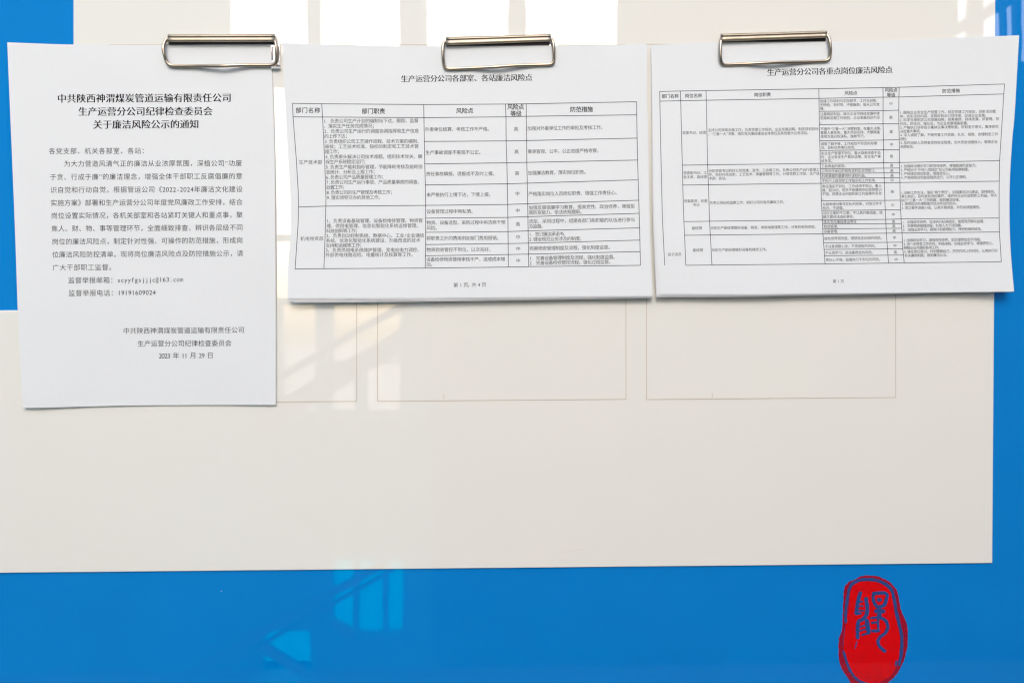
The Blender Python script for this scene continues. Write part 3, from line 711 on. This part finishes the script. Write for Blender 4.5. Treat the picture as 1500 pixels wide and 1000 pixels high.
clip((1055.5, 49.5), (1211.5, 45.0), (11.8, 10.8),
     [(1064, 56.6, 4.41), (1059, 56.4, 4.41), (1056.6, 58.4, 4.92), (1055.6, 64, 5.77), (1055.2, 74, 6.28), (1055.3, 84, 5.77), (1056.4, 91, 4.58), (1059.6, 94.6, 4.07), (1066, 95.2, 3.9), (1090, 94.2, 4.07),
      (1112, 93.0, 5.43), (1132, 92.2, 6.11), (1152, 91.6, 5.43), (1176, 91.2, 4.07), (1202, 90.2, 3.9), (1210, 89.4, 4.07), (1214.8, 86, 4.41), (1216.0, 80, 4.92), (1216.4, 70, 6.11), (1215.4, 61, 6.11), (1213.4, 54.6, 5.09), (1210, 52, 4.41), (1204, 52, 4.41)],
     dict(rect=(1062, 1206, 62, 96), rim=2.2, shade_y=(62.3, 60.0)),
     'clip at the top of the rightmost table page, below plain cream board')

# ------------------------------------------------------------------ what stands opposite the board and shows in its gloss
YD = 3.0
FX = (YD + DIST) / DIST
def R(px, py, yd=YD):
    """where on the plane yd metres in front of the board the mirror ray of this pixel lands"""
    p = W(px, py, 0.0); k = (yd + DIST) / DIST
    return float(p[0] * k), float((p[2] - CAM_Z) * k + CAM_Z)
facade = empty('glazed_screen_wall', 'dark screen wall with tall window openings opposite the board, seen in its gloss', 'wall')
facade.location = (0, -YD, 0)
cols = [(333, 450), (467, 585), (625, 745), (770, 905)]
holes = [(a, -62, b, 82) for a, b in cols] + [(a, 124, b, 345) for a, b in cols] + [(a, 353, b, 436) for a, b in cols]
holes += [(412, 446, 462, 600), (487, 446, 585, 528), (487, 534, 520, 600), (538, 534, 587, 600),
          (385, 923, 455, 1010), (488, 820, 517, 922), (524, 820, 560, 922), (567, 820, 590, 922),
          (1402, -62, 1421, 90), (1438, -62, 1470, 90), (1475, -62, 1489, 90), (1496, -62, 1560, 90), (1100, 530, 1135, 572), (1143, 530, 1186, 572)]
hw = [(R(a, b), R(c, d)) for a, b, c, d in holes]
rect = [(min(p[0], q[0]), max(p[0], q[0]), min(p[1], q[1]), max(p[1], q[1])) for p, q in hw]
xcut = sorted({round(v, 4) for r in rect for v in r[:2]} | {-9.0, 9.0}); zcut = sorted({round(v, 4) for r in rect for v in r[2:]} | {0.0, 3.62})
zcut = [z for z in zcut if z >= 0 and z <= 3.62]
SPLIT = R(634, 900)[0]; xcut = sorted(set(xcut) | {round(SPLIT, 4)})
mb = MB(); mbp = MB()
for zi in range(len(zcut) - 1):
    run = None
    for xi in range(len(xcut) - 1):
        cx, cz = (xcut[xi] + xcut[xi + 1]) / 2, (zcut[zi] + zcut[zi + 1]) / 2
        solid = not any(r[0] < cx < r[1] and r[2] < cz < r[3] for r in rect)
        if solid: run = run if run is not None else xcut[xi]
        end = xi == len(xcut) - 2 or abs(xcut[xi + 1] - SPLIT) < 1e-3
        if run is not None and (not solid or end):
            (mbp if run < SPLIT - 1e-3 else mb).box(run, xcut[xi + 1] if solid else xcut[xi], -.04, 0, zcut[zi], zcut[zi + 1]); run = None
mb.build('wall_body', m_fac, facade); mbp.build('pale_wall_body', m_fac2, facade)
stair = empty('steel_stair', 'steel stair rising across the screen wall opposite, seen in the gloss', 'stair')
stair.location = (0, -YD + .25, 0)
def bar(p, q, t, d, name):
    (x0, z0), (x1, z1) = R(*p, YD - .25), R(*q, YD - .25)
    a = Vector((x1 - x0, 0, z1 - z0)); n = Vector((-a.z, 0, a.x)).normalized() * t / 2
    V = []
    for y in (0, d):
        for (c, s) in (((x0, z0), 1), ((x1, z1), 1), ((x1, z1), -1), ((x0, z0), -1)): V.append((c[0] + n.x * s, y, c[1] + n.z * s))
    return link(name, V, [(0, 1, 2, 3), (7, 6, 5, 4), (0, 4, 5, 1), (1, 5, 6, 2), (2, 6, 7, 3), (3, 7, 4, 0)], m_steel, stair)
bar((250, 1000), (560, 823), .03, .05, 'stringer'); bar((262, 1010), (575, 832), .012, .03, 'handrail'); bar((380, 620), (760, 400), .09, .05, 'stringer'); bar((380, 570), (700, 385), .03, .03, 'handrail')
bar((385, 940), (460, 990), .035, .04, 'brace'); bar((487, 905), (520, 925), .03, .04, 'brace'); bar((1370, 62), (1520, -23), .046, .05, 'brace')
m_tint = bpy.data.materials.new('cyan_reflection_filter'); m_tint.use_nodes = True
tn = m_tint.node_tree; tn.nodes.clear()
tb = tn.nodes.new('ShaderNodeBsdfTransparent'); tb.inputs[0].default_value = (.04, .9, 1, 1)
to = tn.nodes.new('ShaderNodeOutputMaterial'); tn.links.new(tb.outputs[0], to.inputs[0])
def pane_filter(name, c):
    m = m_tint.copy(); m.name = name; m.node_tree.nodes['Transparent BSDF'].inputs[0].default_value = (*c, 1); return m
m_grey1, m_grey2 = pane_filter('grey_reflection_filter', (.86, .86, .83)), pane_filter('dark_reflection_filter', (.42, .41, .34))
for r_, h_ in zip(rect, holes):  # panes added to tint and dim what the board mirrors
    if h_[1] > 440 and h_[1] < 780:
        v, f = box(r_[0] - .004, r_[1] + .004, -.026, -.020, r_[2] - .004, r_[3] + .004); link('reflection_filter_pane', v, f, m_grey2 if h_[0] > 1000 else m_grey1, facade)
    if h_[1] > 780:
        v, f = box(r_[0] - .004, r_[1] + .004, -.026, -.020, r_[2] - .004, min(r_[3] + .004, 3.6)); link('reflection_filter_pane', v, f, m_tint, facade)

if __name__ == '__main__':
    print('meshes', len(bpy.data.meshes), 'tris', sum(len(m.polygons) for m in bpy.data.meshes))
